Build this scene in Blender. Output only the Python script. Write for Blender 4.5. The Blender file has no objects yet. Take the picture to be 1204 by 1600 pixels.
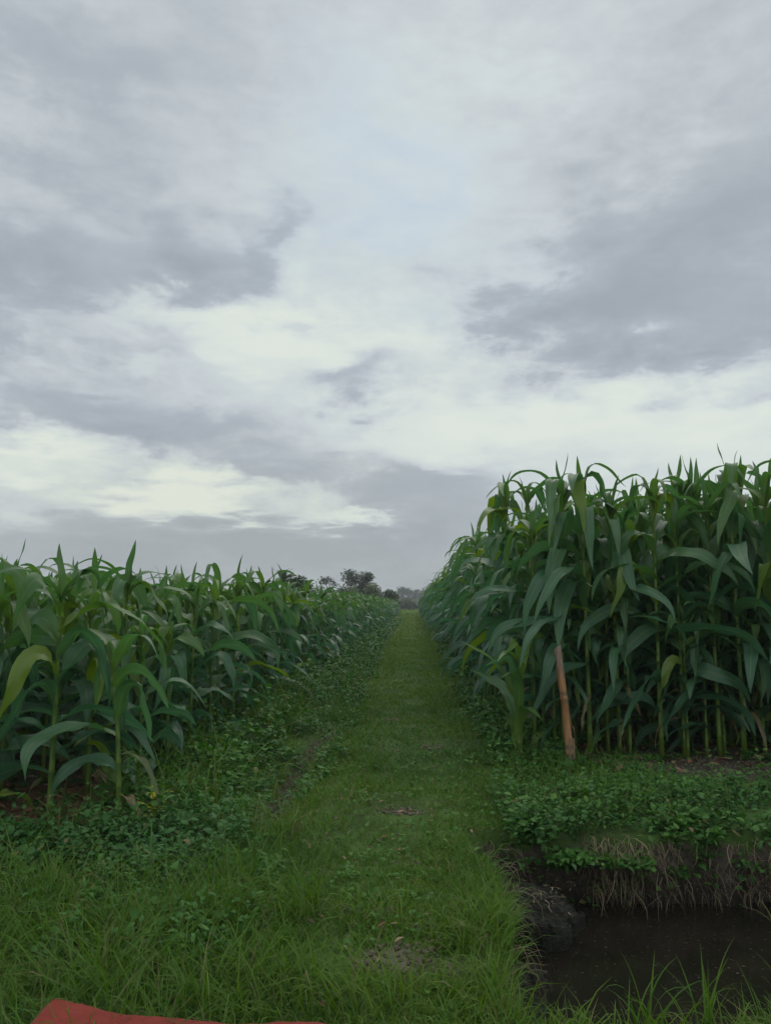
import bpy, math, random
import numpy as np

PROBE = globals().get('PROBE', False)
R = np.random.default_rng(11)
PI = math.pi
scene = bpy.context.scene
COL = scene.collection

# ------------------------------------------------------------------ helpers
def tag(o, label=None, cat=None, group=None, kind=None):
    if label: o['label'] = label
    if cat: o['category'] = cat
    if group: o['group'] = group
    if kind: o['kind'] = kind
    return o

def empty(name, loc, rz=0.0):
    o = bpy.data.objects.new(name, None)
    o.empty_display_size = 0.1
    o.location = loc
    o.rotation_euler = (0, 0, rz)
    COL.objects.link(o)
    return o

def to_mesh(name, V, F, B=None, mat=None, smooth=True):
    V = np.asarray(V, dtype=np.float32); F = np.asarray(F, dtype=np.int32)
    me = bpy.data.meshes.new(name)
    me.vertices.add(len(V)); me.vertices.foreach_set('co', V.ravel())
    n = F.shape[1]
    me.loops.add(F.size); me.loops.foreach_set('vertex_index', F.ravel())
    me.polygons.add(len(F))
    me.polygons.foreach_set('loop_start', np.arange(0, F.size, n, dtype=np.int32))
    me.polygons.foreach_set('use_smooth', np.full(len(F), smooth, dtype=bool))
    if B is not None:
        a = me.attributes.new('blade', 'FLOAT_VECTOR', 'POINT')
        a.data.foreach_set('vector', np.asarray(B, dtype=np.float32).ravel())
    me.update(calc_edges=True)
    if mat: me.materials.append(mat)
    return me

def link(name, me, parent=None):
    o = bpy.data.objects.new(name, me)
    COL.objects.link(o)
    if parent is not None: o.parent = parent
    return o

class Acc:
    def __init__(s): s.V, s.F, s.B, s.n = [], [], [], 0
    def add(s, VFB):
        V, F, B = VFB
        s.V.append(V); s.F.append(F + s.n); s.B.append(B); s.n += len(V)
        return s
    def get(s):
        return np.concatenate(s.V), np.concatenate(s.F), np.concatenate(s.B)
    def obj(s, name, mat, parent=None, smooth=True):
        V, F, B = s.get()
        return link(name, to_mesh(name, V, F, B, mat, smooth), parent)

def smooth01(x):
    x = np.clip(x, 0, 1); return x * x * (3 - 2 * x)

def vnoise(x, y, seed=0):
    """cheap smooth value noise on arrays"""
    x = np.asarray(x, float); y = np.asarray(y, float)
    xi = np.floor(x); yi = np.floor(y)
    def hsh(a, b):
        v = np.sin(a * 127.1 + b * 311.7 + seed * 74.7) * 43758.5453
        return v - np.floor(v)
    u = smooth01(x - xi); v = smooth01(y - yi)
    a = hsh(xi, yi); b = hsh(xi + 1, yi); c = hsh(xi, yi + 1); d = hsh(xi + 1, yi + 1)
    return (a * (1 - u) + b * u) * (1 - v) + (c * (1 - u) + d * u) * v

def ribbons(P, az, L, W, e0, e1, K=4, C=1, bend=1.4, fold=0.0, twist=0.0, sway=0.0, ripple=0.0,
            kink=None, tone=0.5, profile='grass', wob=0.0):
    """N curved blades: returns V, F, B with B = (u across, v along, tone)"""
    P = np.atleast_2d(np.asarray(P, float)); N = len(P)
    def c(a): return np.broadcast_to(np.asarray(a, float), (N,)).reshape(N, 1)
    az, L, W, e0, e1, bend, fold, twist, sway, ripple, tone = map(c, (az, L, W, e0, e1, bend, fold, twist, sway, ripple, tone))
    s = np.linspace(0, 1, K + 1).reshape(1, -1)
    f = s ** bend
    if kink is not None:
        s0, kk = c(kink[0]), c(kink[1])
        g = 1 / (1 + np.exp(-(s - s0) / kk))
        f = np.where(s0 > 0, 0.25 * f + 0.75 * g, f)
    e = e0 + (e1 - e0) * f
    if np.any(wob): e = e + c(wob) * (np.sin(s * 9 + R.uniform(0, 6.28, (N, 1))) + .6 * np.sin(s * 21 + R.uniform(0, 6.28, (N, 1)))) * smooth01(s / .2)
    a = az + sway * s ** 1.5
    if np.any(wob): a = a + c(wob) * 1.3 * np.sin(s * 7 + R.uniform(0, 6.28, (N, 1))) * smooth01(s / .2)
    t = np.stack([np.cos(e) * np.cos(a), np.cos(e) * np.sin(a), np.sin(e)], -1)
    step = t * (L / K)[..., None]
    pos = np.concatenate([np.zeros((N, 1, 3)), np.cumsum((step[:, :-1] + step[:, 1:]) / 2, 1)], 1) + P[:, None, :]
    b = np.stack([-np.sin(a), np.cos(a), np.zeros_like(a)], -1)
    n = np.cross(t, b)
    th = (twist * s)[..., None]
    b, n = b * np.cos(th) + n * np.sin(th), n * np.cos(th) - b * np.sin(th)
    if profile == 'corn':
        w = (0.42 + 0.58 * smooth01(s / 0.28)) * np.maximum(0.015, (1 - s ** 2.3)) ** 0.85
    elif profile == 'leaf':
        w = np.maximum(0.04, np.sin(PI * np.clip(s * 0.92 + 0.06, 0, 1)) ** 0.8 * (1.15 - 0.5 * s))
    elif profile == 'strand':
        w = 1 - 0.6 * s
    else:
        w = np.maximum(0.05, (1 - s ** 1.7)) * (0.75 + 0.25 * smooth01(s / .2))
    w = np.broadcast_to(w, (N, K + 1)) * W / 2
    u = np.linspace(-1, 1, C + 1)
    out = np.empty((N, K + 1, C + 1, 3)); B = np.empty((N, K + 1, C + 1, 3))
    ph = R.uniform(0, 6.28, (N, 1))
    fl = fold * (1 - 0.75 * smooth01(s / 0.75))
    for j, uu in enumerate(u):
        rip = ripple * np.sin(s * (17 + 5 * uu) + ph + uu * 2) * smooth01(s / .15) * (1 - s) * uu
        off = b * (w * uu * (1 - .25 * fl))[..., None] + n * (abs(uu) * w * fl + rip)[..., None]
        out[:, :, j] = pos + off
        B[:, :, j, 0] = uu * .5 + .5
        B[:, :, j, 1] = s
        B[:, :, j, 2] = tone
    idx = np.arange(N * (K + 1) * (C + 1)).reshape(N, K + 1, C + 1)
    F = np.stack([idx[:, :-1, :-1], idx[:, :-1, 1:], idx[:, 1:, 1:], idx[:, 1:, :-1]], -1).reshape(-1, 4)
    return out.reshape(-1, 3), F, B.reshape(-1, 3)

def tube(path, radii, sides=8, tone=0.5, u=0.2, cap=True):
    path = np.asarray(path, float); K = len(path)
    radii = np.broadcast_to(np.asarray(radii, float), (K,))
    t = np.gradient(path, axis=0); t /= np.linalg.norm(t, axis=1)[:, None] + 1e-9
    ref = np.array([1.0, 0, 0]) if abs(t[0, 0]) < .8 else np.array([0, 1.0, 0])
    b = np.cross(t, ref); b /= np.linalg.norm(b, axis=1)[:, None] + 1e-9
    n = np.cross(t, b)
    an = np.linspace(0, 2 * PI, sides, endpoint=False)
    V = path[:, None] + radii[:, None, None] * (b[:, None] * np.cos(an)[None, :, None] + n[:, None] * np.sin(an)[None, :, None])
    idx = np.arange(K * sides).reshape(K, sides); nx = np.roll(idx, -1, 1)
    F = np.stack([idx[:-1], nx[:-1], nx[1:], idx[1:]], -1).reshape(-1, 4)
    V = V.reshape(-1, 3)
    B = np.stack([np.full(len(V), u), np.repeat(np.linspace(0, 1, K), sides), np.full(len(V), tone)], -1)
    if cap:
        V = np.concatenate([V, path[[0, -1]]])
        B = np.concatenate([B, [[u, 0, tone], [u, 1, tone]]])
        a, z = K * sides, K * sides + 1
        f1 = np.stack([np.full(sides // 2, a), idx[0, 2::2] if sides % 2 == 0 else idx[0, 2::2], idx[0, 1::2][:sides // 2], idx[0, 0::2][:sides // 2]], -1) if False else None
        c0 = [[a, idx[0, (i + 2) % sides], idx[0, i + 1], idx[0, i]] for i in range(0, sides - 1, 2)]
        c1 = [[z, idx[-1, i], idx[-1, i + 1], idx[-1, (i + 2) % sides]] for i in range(0, sides - 1, 2)]
        F = np.concatenate([F, np.array(c0 + c1, dtype=int)])
    return V, F, B

# ------------------------------------------------------------------ node helpers
class NT:
    def __init__(s, tree): s.t = tree
    def n(s, typ, **kw):
        nd = s.t.nodes.new(typ)
        for k, v in kw.items(): setattr(nd, k, v)
        return nd
    def put(s, sock, v):
        if hasattr(v, 'links') or hasattr(v, 'is_output'): s.t.links.new(v, sock)
        else: sock.default_value = v
    def math(s, op, a, b=0.0, c=None, clamp=False):
        nd = s.n('ShaderNodeMath', operation=op, use_clamp=clamp)
        s.put(nd.inputs[0], a); s.put(nd.inputs[1], b)
        if c is not None: s.put(nd.inputs[2], c)
        return nd.outputs[0]
    def rng(s, v, a, b, lo=0.0, hi=1.0, smooth=True):
        nd = s.n('ShaderNodeMapRange', interpolation_type='SMOOTHSTEP' if smooth else 'LINEAR')
        s.put(nd.inputs[0], v)
        for i, q in enumerate((a, b, lo, hi)): nd.inputs[i + 1].default_value = q
        return nd.outputs[0]
    def noise(s, vec, scale, detail=3.0, rough=0.55, dist=0.0):
        nd = s.n('ShaderNodeTexNoise')
        if vec is not None: s.t.links.new(vec, nd.inputs['Vector'])
        nd.inputs['Scale'].default_value = scale; nd.inputs['Detail'].default_value = detail
        nd.inputs['Roughness'].default_value = rough; nd.inputs['Distortion'].default_value = dist
        return nd.outputs[0]
    def ramp(s, v, stops):
        nd = s.n('ShaderNodeValToRGB'); cr = nd.color_ramp
        while len(cr.elements) > 1: cr.elements.remove(cr.elements[-1])
        cr.elements[0].position = stops[0][0]; cr.elements[0].color = (*stops[0][1], 1)
        for p, c in stops[1:]:
            e = cr.elements.new(p); e.color = (*c, 1)
        s.put(nd.inputs[0], v)
        return nd.outputs[0]
    def mix(s, f, a, b, mode='MIX'):
        nd = s.n('ShaderNodeMix', data_type='RGBA', blend_type=mode)
        s.put(nd.inputs[0], f)
        for i, q in ((6, a), (7, b)):
            s.put(nd.inputs[i], q if not isinstance(q, tuple) else (*q, 1))
        return nd.outputs[2]

def new_mat(name):
    m = bpy.data.materials.new(name); m.use_nodes = True
    m.node_tree.nodes.clear()
    t = NT(m.node_tree)
    out = t.n('ShaderNodeOutputMaterial')
    return m, t, out

def principled(t, out, color, rough=0.6, spec=0.4, bump=None, bstr=0.3, bdist=0.01):
    p = t.n('ShaderNodeBsdfPrincipled')
    t.put(p.inputs['Base Color'], color if not isinstance(color, tuple) else (*color, 1))
    t.put(p.inputs['Roughness'], rough); p.inputs['Specular IOR Level'].default_value = spec
    if bump is not None:
        b = t.n('ShaderNodeBump'); b.inputs['Strength'].default_value = bstr; b.inputs['Distance'].default_value = bdist
        t.put(b.inputs['Height'], bump); t.t.links.new(b.outputs[0], p.inputs['Normal'])
    t.t.links.new(p.outputs[0], out.inputs[0])
    return p

def blade_mat(name, stops, rib=(0.12, 0.19, 0.07), rib_amt=0.5, rough=0.45, spec=0.45, trans=0.25, vein=0.25, base=0.0):
    m, t, out = new_mat(name)
    at = t.n('ShaderNodeAttribute', attribute_name='blade')
    sep = t.n('ShaderNodeSeparateXYZ'); t.t.links.new(at.outputs['Vector'], sep.inputs[0])
    u, v, tone = sep.outputs
    oc = t.n('ShaderNodeTexCoord').outputs['Object']
    nz = t.noise(oc, 9.0, 4.0)
    tn = t.math('ADD', tone, t.math('MULTIPLY', t.math('SUBTRACT', nz, 0.5), 0.16))
    if base: tn = t.math('SUBTRACT', tn, t.math('MULTIPLY', t.math('POWER', t.math('SUBTRACT', 1.0, v), 4.0), t.rng(tone, .85, .9, base, 0.0)))
    col = t.ramp(tn, stops)
    au = t.math('ABSOLUTE', t.math('SUBTRACT', u, 0.5))
    if vein:
        w = t.math('SINE', t.math('MULTIPLY', u, 75.0))
        k = t.math('ADD', 1.0, t.math('MULTIPLY', w, vein * .5))
        k = t.math('MULTIPLY', k, t.math('ADD', .8, t.math('MULTIPLY', nz, .4)))
        cc = t.n('ShaderNodeCombineXYZ')
        for i in range(3): t.put(cc.inputs[i], k)
        col = t.mix(1.0, col, cc.outputs[0], 'MULTIPLY')
    if rib_amt:
        f = t.math('MULTIPLY', t.rng(au, 0.02, 0.075, 1.0, 0.0), t.rng(tn, .85, .95, rib_amt, 0.0))
        col = t.mix(f, col, rib)
    p = principled(t, out, col, rough, spec)
    if trans:
        tr = t.n('ShaderNodeBsdfTranslucent')
        hs = t.n('ShaderNodeHueSaturation'); hs.inputs['Saturation'].default_value = 1.15; hs.inputs['Value'].default_value = 1.5
        t.t.links.new(col, hs.inputs['Color']); t.t.links.new(hs.outputs[0], tr.inputs[0])
        mx = t.n('ShaderNodeMixShader'); mx.inputs[0].default_value = trans
        t.t.links.new(p.outputs[0], mx.inputs[1]); t.t.links.new(tr.outputs[0], mx.inputs[2])
        t.t.links.new(mx.outputs[0], out.inputs[0])
    return m

CORN = blade_mat('corn_leaf', [(0.0, (0.13, 0.20, 0.025)), (0.3, (0.070, 0.150, 0.036)), (0.55, (0.050, 0.130, 0.056)),
                               (0.82, (0.043, 0.114, 0.064)), (0.92, (0.13, 0.13, 0.045)), (1.0, (0.21, 0.16, 0.09))],
                 rib=(0.13, 0.20, 0.09), rib_amt=0.45, rough=0.46, spec=0.5, trans=0.38, base=.26)
GRASS = blade_mat('grass_blade', [(0.0, (0.108, 0.180, 0.020)), (0.4, (0.052, 0.124, 0.016)), (0.75, (0.031, 0.088, 0.016)),
                                  (0.9, (0.10, 0.10, 0.03)), (1.0, (0.20, 0.16, 0.08))],
                  rib_amt=0.0, rough=0.58, spec=0.2, trans=0.32, vein=0.0)
WEED = blade_mat('weed_leaf', [(0.0, (0.095, 0.18, 0.022)), (0.4, (0.050, 0.135, 0.022)), (0.8, (0.028, 0.092, 0.024)), (1.0, (0.14, 0.12, 0.05))],
                 rib=(0.08, 0.15, 0.05), rib_amt=0.3, rough=0.6, spec=0.18, trans=0.22, vein=0.0)
YELLOW = blade_mat('yellow_leaf', [(0.0, (0.42, 0.40, 0.03)), (0.6, (0.28, 0.32, 0.03)), (1.0, (0.10, 0.16, 0.03))], rib_amt=0, vein=0)
DRY = blade_mat('dry_fibre', [(0.0, (0.24, 0.19, 0.12)), (0.5, (0.15, 0.115, 0.075)), (1.0, (0.06, 0.05, 0.035))], rib_amt=0, vein=0, trans=0.0, rough=.85, spec=.15)
LITTER = blade_mat('leaf_litter', [(0.0, (0.26, 0.19, 0.12)), (0.5, (0.18, 0.085, 0.05)), (1.0, (0.07, 0.045, 0.033))], rib_amt=0, vein=0, trans=0.1, rough=.8, spec=.2)
TREE = blade_mat('tree_leaf', [(0.0, (0.09, 0.13, 0.03)), (0.5, (0.045, 0.075, 0.025)), (1.0, (0.028, 0.048, 0.022))], rib_amt=0, vein=0, trans=0.2, rough=.6, spec=.3)
BARK, t_, o_ = new_mat('bark')
oc_ = t_.n('ShaderNodeTexCoord').outputs['Object']
principled(t_, o_, t_.ramp(t_.noise(oc_, 6.0, 5.0), [(.3, (0.05, 0.04, 0.03)), (.7, (0.13, 0.11, 0.085))]), .9, .2)

# ------------------------------------------------------------------ terrain
WATER_Z = -0.235
def ditch_mask(x, y):
    """1 inside the ditch, 0 on the land, with uneven edges"""
    wob = (vnoise(x * 3.1, y * 3.1, 3) - .5) * .18 + (vnoise(x * 11, y * 11, 5) - .5) * .06
    wx = x + wob * .8; wy = y + wob
    left = smooth01((wx - .245) / .08)
    far = smooth01((3.48 - wy) / .09)
    near = smooth01((wy - 1.96) / .10)
    return left * far * near * smooth01((9 - x) / .5)

def hgt(x, y):
    x = np.asarray(x, float); y = np.asarray(y, float)
    near = np.exp(-(y / 30.0) ** 2)
    z = (vnoise(x * 1.3, y * 1.3, 1) - .5) * .05 * near + (vnoise(x * 5, y * 5, 2) - .5) * .022 * near
    z = z + .03 * np.exp(-((x + .05) / .45) ** 2)
    fur = np.exp(-((x + .66 + .04 * np.sin(y * 1.7)) / .10) ** 2) * smooth01((y - 3.3) / .4) * smooth01((6.5 - y) / .8)
    z = z - .10 * fur
    # the weedy bank beyond the ditch rises a touch
    z = z + .05 * smooth01((x - .5) / .4) * np.exp(-((y - 3.9) / .5) ** 2)
    d = ditch_mask(x, y)
    return z * (1 - d) + d * (-0.52 + (vnoise(x * 6, y * 6, 9) - .5) * .05)

def axis(lo, fine_lo, fine_hi, hi, step, grow=1.09):
    a = list(np.arange(fine_lo, fine_hi + 1e-6, step))
    s = step; v = a[-1]
    while v < hi:
        s *= grow; v += s; a.append(min(v, hi))
    s = step; v = a[0]; b = []
    while v > lo:
        s *= grow; v -= s; b.append(max(v, lo))
    return np.array(b[::-1] + a)

WORN = ((-.05, 2.22, .14, .10, .9), (.10, 2.42, .13, .05, .6), (-.02, 3.05, .11, .06, .6), (-.36, 2.95, .12, .07, .5), (.12, 2.18, .13, .1, .55), (-.05, 3.7, .14, .07, .7), (-.30, 4.6, .10, .08, .6), (.12, 5.4, .12, .12, .6), (-.18, 6.6, .14, .15, .6), (.05, 8.2, .2, .3, .5), (.22, 3.0, .08, .10, .6), (-.15, 2.55, .10, .05, .7))
gx = axis(-520, -2.2, 3.2, 520, .025); gy = axis(-120, 1.4, 5.4, 620, .025)
X, Y = np.meshgrid(gx, gy)
Z = hgt(X, Y)
V = np.stack([X, Y, Z], -1).reshape(-1, 3)
nyy, nxx = X.shape
idx = np.arange(nxx * nyy).reshape(nyy, nxx)
F = np.stack([idx[:-1, :-1], idx[:-1, 1:], idx[1:, 1:], idx[1:, :-1]], -1).reshape(-1, 4)
# what covers the ground: x = bare brown soil, y = reddish litter soil, z = pale worn earth
soil = np.zeros_like(X); red = np.zeros_like(X); pale = np.zeros_like(X)
corn_r = smooth01((X - .85) / .2) * smooth01((Y - 4.9) / .25)
corn_l = smooth01((-1.25 - X) / .2) * smooth01((Y - 3.25) / .25)
soil = np.maximum(soil, np.maximum(corn_r, corn_l) * smooth01((90 - Y) / 10))
soil = np.maximum(soil, smooth01(ditch_mask(X, Y) * 8))
soil = np.maximum(soil, smooth01(1.3 - (((X - 1.85) / .45) ** 2 + ((Y - 4.78) / .32) ** 2)))
soil = np.maximum(soil, np.exp(-((X + .66 + .04 * np.sin(Y * 1.7)) / .10) ** 2) * smooth01((Y - 3.3) / .4) * smooth01((6.5 - Y) / .8))
red = corn_l * smooth01((4.8 - Y) / .8)
for (px, py, sx, sy, am) in WORN:
    pale = np.maximum(pale, am * np.exp(-(((X - px) / sx) ** 2 + ((Y - py) / sy) ** 2)))
B = np.stack([soil, red, pale], -1).reshape(-1, 3)
GROUND, t, out = new_mat('ground')
at = t.n('ShaderNodeAttribute', attribute_name='blade'); sp = t.n('ShaderNodeSeparateXYZ'); t.t.links.new(at.outputs['Vector'], sp.inputs[0])
oc = t.n('ShaderNodeTexCoord').outputs['Object']
n1 = t.noise(oc, 2.2, 6.0, .6); n2 = t.noise(oc, 26.0, 5.0, .65); n3 = t.noise(oc, .09, 4.0)
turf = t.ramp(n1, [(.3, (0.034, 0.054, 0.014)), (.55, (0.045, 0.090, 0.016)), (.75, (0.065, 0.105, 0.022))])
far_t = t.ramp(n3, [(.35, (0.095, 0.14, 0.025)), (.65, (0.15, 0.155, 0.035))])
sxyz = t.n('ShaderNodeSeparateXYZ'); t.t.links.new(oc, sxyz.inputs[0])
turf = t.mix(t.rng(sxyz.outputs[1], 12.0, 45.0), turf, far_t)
brown = t.ramp(n2, [(.3, (0.030, 0.024, 0.018)), (.5, (0.062, 0.050, 0.038)), (.75, (0.11, 0.09, 0.068))])
redc = t.ramp(n2, [(.3, (0.06, 0.032, 0.022)), (.7, (0.16, 0.075, 0.045))])
palec = t.ramp(n2, [(.3, (0.05, 0.05, 0.03)), (.7, (0.12, 0.105, 0.075))])
jit = t.math('MULTIPLY', t.math('SUBTRACT', n1, .5), .9)
def gate(s): return t.rng(t.math('ADD', s, jit), .35, .62)
col = t.mix(gate(sp.outputs[0]), turf, brown)
col = t.mix(gate(sp.outputs[1]), col, redc)
col = t.mix(gate(sp.outputs[2]), col, palec)
wet = t.rng(sxyz.outputs[2], -.26, -.03, .20, 1.0)
wc = t.n('ShaderNodeCombineXYZ')
for i in range(3): t.put(wc.inputs[i], wet)
col = t.mix(1.0, col, wc.outputs[0], 'MULTIPLY')
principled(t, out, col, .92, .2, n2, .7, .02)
g = link('ground', to_mesh('ground', V, F, B, GROUND))
tag(g, 'ground of turf, worn earth and brown field soil around the grassy path', 'ground', kind='structure')

# water
WATER, t, out = new_mat('ditch_water')
oc = t.n('ShaderNodeTexCoord').outputs['Object']
n1 = t.noise(oc, 5.0, 5.0, .6); n2 = t.noise(oc, 60.0, 3.0, .6)
c = t.ramp(n1, [(.35, (0.008, 0.007, 0.005)), (.7, (0.017, 0.014, 0.010))])
c = t.mix(t.rng(n2, .68, .74, 0, .6), c, (0.04, 0.022, 0.016))
principled(t, out, c, t.rng(n2, .6, .75, .10, .5), .3, n1, .05, .004)
wx = np.linspace(.1, 9.2, 60); wy = np.linspace(1.6, 3.8, 16)
WX, WY = np.meshgrid(wx, wy)
V = np.stack([WX, WY, np.full_like(WX, WATER_Z)], -1).reshape(-1, 3)
idx = np.arange(WX.size).reshape(WX.shape)
F = np.stack([idx[:-1, :-1], idx[:-1, 1:], idx[1:, 1:], idx[1:, :-1]], -1).reshape(-1, 4)
tag(link('ditch_water', to_mesh('ditch_water', V, F, None, WATER)), 'still black-brown water lying in the ditch beside the path', 'water', kind='structure')

# mud lump at the left end of the ditch
MUD, t, out = new_mat('mud')
oc = t.n('ShaderNodeTexCoord').outputs['Object']
n1 = t.noise(oc, 7.0, 6.0, .6); n2 = t.noise(oc, 45.0, 5.0, .6)
c = t.ramp(n1, [(.3, (0.012, 0.012, 0.009)), (.7, (0.036, 0.036, 0.028))])
c = t.mix(t.rng(n2, .58, .68), c, (0.045, 0.05, 0.028))
principled(t, out, c, .9, .12, n2, 1.0, .03)
def lump(cx, cy, zt, rx, ry, seed, name, label, rot=0.0):
    K, S = 46, 120
    V = []
    for i in range(K + 1):
        f = i / K
        for j in range(S):
            an = 2 * PI * j / S
            edge_ = 1 + .5 * (vnoise(np.cos(an) * 1.9 + 9, np.sin(an) * 1.9 + 5, seed) - .5) + .35 * (vnoise(np.cos(an) * 5, np.sin(an) * 5, seed + 1) - .5)
            r = min(1.0, f / .7) * edge_ + (.10 * max(0, f - .7) / .3)
            x = rx * r * math.cos(an); y = ry * r * math.sin(an)
            top = (vnoise(x * 13 + 3, y * 13, seed + 4) - .5) * .055 + (vnoise(x * 40, y * 40, seed + 5) - .5) * .025 + (vnoise(x * 95, y * 95, seed + 6) - .5) * .014 - .04 * (x / rx)
            z = zt + top * (1 - .5 * f) - .05 * f ** 2 - .42 * max(0, f - .7) / .3
            w = .02 * (vnoise(i * .9, j * .45, seed + 7) - .5) * (f > .6)
            V.append((x + w, y + w, z))
    V = np.array([[float(q) for q in v] for v in V])
    idx = np.arange((K + 1) * S).reshape(K + 1, S); nx = np.roll(idx, -1, 1)
    F = np.stack([idx[:-1], idx[1:], nx[1:], nx[:-1]], -1).reshape(-1, 4)
    o = link(name, to_mesh(name, V, F, None, MUD))
    o.location = (cx, cy, 0); o.rotation_euler = (0, 0, rot)
    tag(o, label, 'mud mound')
    return o
lump(.47, 3.14, -.125, .16, .20, 3, 'mud_mound', 'broad grey-brown mud lump rising from the ditch water below the dark hollow')
lump(.385, 2.72, -.215, .11, .11, 8, 'mud_mound', 'low wet mud ledge at the left water edge, nearer than the broad lump')

# ------------------------------------------------------------------ corn
def corn_plan(kind, seed):
    r = np.random.default_rng(seed)
    tall = kind == 'tall'
    n = int(r.integers(16, 20)) if tall else int(r.integers(12, 15))
    H = r.uniform(1.44, 1.64) if tall else r.uniform(.88, 1.02)
    Lm = r.uniform(.64, .75) if tall else r.uniform(.50, .59)
    Wm = r.uniform(.098, .124) if tall else r.uniform(.092, .112)
    if kind == 'young': n, H, Lm, Wm = 8, .46, .55, .085
    if kind == 'lead': n, H, Lm, Wm = 8, .66, .58, .088
    az0 = r.uniform(0, 2 * PI); z0 = .26 if tall else .12
    if kind == 'young': z0 = .06
    leaves = []
    for i in range(n):
        f = i / (n - 1)
        dry = (i < 3 and r.random() < (.7 if tall else .4))
        z = z0 + (H - z0) * f ** .92
        L = Lm * (.62 + .38 * math.sin(PI * min(1, .12 + .78 * f)))
        W = Wm * (.68 + .32 * math.sin(PI * min(1, .15 + .72 * f)))
        if f > .4 and r.random() < .62:      # rises almost upright, then folds sharply over
            e0 = math.radians(r.uniform(58, 80)); kink = (r.uniform(.26, .5), r.uniform(.018, .05)); bend = 1.0
            e1 = math.radians(r.uniform(-89, -68))
        else:                                # smooth arch
            e0 = math.radians(34 + 30 * f + r.normal(0, 9)); e1 = math.radians(r.uniform(-92, -55)); kink = (-1, .05); bend = r.uniform(.6, 1.3)
        L *= r.uniform(.82, 1.12); W *= r.uniform(.85, 1.15)
        tone = .42 + .34 * (1 - f) + r.normal(0, .05)
        if f > .82: tone = .25 + r.uniform(0, .22)
        if r.random() < .08: tone = r.uniform(.0, .15)
        if dry:
            tone = r.uniform(.88, 1.0); e0 = math.radians(r.uniform(0, 40)); e1 = math.radians(-88); L *= .65; W *= .36; bend = .6; kink = (-1, .05)
        if kind == 'young': e0 = math.radians(r.uniform(62, 84)); e1 = math.radians(r.uniform(-80, 40)); tone = r.uniform(.15, .6); W = .085 * r.uniform(.7, 1.1); L = r.uniform(.4, .62); kink = (r.uniform(.5, .7), .04) if e1 < 0 else (-1, .05); dry = False
        leaves.append(dict(z=z, az=az0 + i * PI + r.normal(0, .38), L=L, W=W, e0=e0, e1=e1, bend=bend, kink=kink,
                           fold=r.uniform(.2, .5), twist=r.normal(0, 1.15), sway=r.normal(0, .85), ripple=r.uniform(.010, .024), tone=min(1, tone)))
    # whorl of young upright leaves
    for k in range(4):
        up = r.uniform(.36, .54) * (1 if tall else .85)
        if not tall and k == 3 and r.random() < .6: continue
        over = k < 2 or (k == 2 and r.random() < .5)
        leaves.append(dict(z=H - .03 + .015 * k, az=az0 + n * PI + k * 2.3 + r.normal(0, .4), L=up * (1.1 if over else .72), W=Wm * (.80 - .14 * k),
                           e0=math.radians(82), e1=math.radians(r.uniform(-85, -40) if over else r.uniform(58, 84)), bend=1.25 if over else 1.7,
                           kink=(r.uniform(.35, .55), .04) if over and r.random() < .5 else (-1, .05), fold=r.uniform(.4, .8),
                           twist=r.normal(0, .4), sway=r.normal(0, .4), ripple=.003, tone=r.uniform(.2, .45)))
    if tall and seed % 3 == 0:   # one long leaf looping over the top
        leaves[n].update(L=.66, e0=math.radians(88), e1=math.radians(-100), bend=.9, W=Wm * .6, kink=(-1, .05))
    lean = r.normal(0, .03, 2)
    return dict(H=H + .05, leaves=leaves, rad=.0155 if tall else .0135, lean=lean, seed=seed)

def corn_parts(plan, lod):
    K, C, sides = {0: (18, 4, 10), 1: (10, 2, 6), 2: (5, 2, 4), 3: (4, 1, 4)}[lod]
    H, r0 = plan['H'], plan['rad']
    nodes = 7
    zs, rs = [-.03], [r0 * 1.25]
    for k in range(nodes):
        z = H * (k + .6) / nodes; q = r0 * (1 - .55 * z / H)
        if lod == 0: zs += [z - .008, z, z + .008]; rs += [q, q * 1.22, q * 1.02]
        else: zs.append(z); rs.append(q)
    zs.append(H); rs.append(r0 * .38)
    zs = np.array(zs)
    ln = lambda z: np.stack([plan['lean'][0] * (z / H) ** 2, plan['lean'][1] * (z / H) ** 2, z], -1)
    st = tube(ln(zs), rs, sides, tone=.30, u=.25)
    st[2][:, 2] = .20 + .12 * np.sin(st[2][:, 1] * 44) - .1 * st[2][:, 1]
    lv = []
    for q in plan['leaves']:
        base = ln(np.array([q['z']]))
        lv.append(ribbons(base, q['az'], q['L'], q['W'], q['e0'], q['e1'], K, C, q['bend'], q['fold'], q['twist'], q['sway'], q['ripple'] if lod < 2 else 0,
                          ([q['kink'][0]], [q['kink'][1]]), q['tone'], 'corn', .14 if lod < 3 else 0))
    return st, lv

NV = 9
PLANS = {'tall': [corn_plan('tall', 100 + i) for i in range(NV)], 'short': [corn_plan('short', 200 + i) for i in range(NV)],
         'young': [corn_plan('young', 301), corn_plan('young', 305)], 'lead': [corn_plan('lead', 402)]}
GEO = {}
def geo(kind, v, lod):
    if (kind, v, lod) not in GEO: GEO[(kind, v, lod)] = corn_parts(PLANS[kind][v], lod)
    return GEO[(kind, v, lod)]
MESHES = {}
def corn_meshes(kind, v, tier):
    key = (kind, v, tier)
    if key not in MESHES:
        st, lv = geo(kind, v, tier)
        if tier == 0:
            MESHES[key] = (to_mesh('stalk', *st, CORN), [to_mesh('leaf', *q, CORN) for q in lv])
        elif tier == 1:
            a = Acc()
            for q in lv: a.add(q)
            MESHES[key] = (to_mesh('stalk', *st, CORN), [to_mesh('foliage', *a.get(), CORN)])
        else:
            a = Acc().add(st)
            for q in lv: a.add(q)
            MESHES[key] = (to_mesh('corn_plant', *a.get(), CORN), None)
    return MESHES[key]

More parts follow.
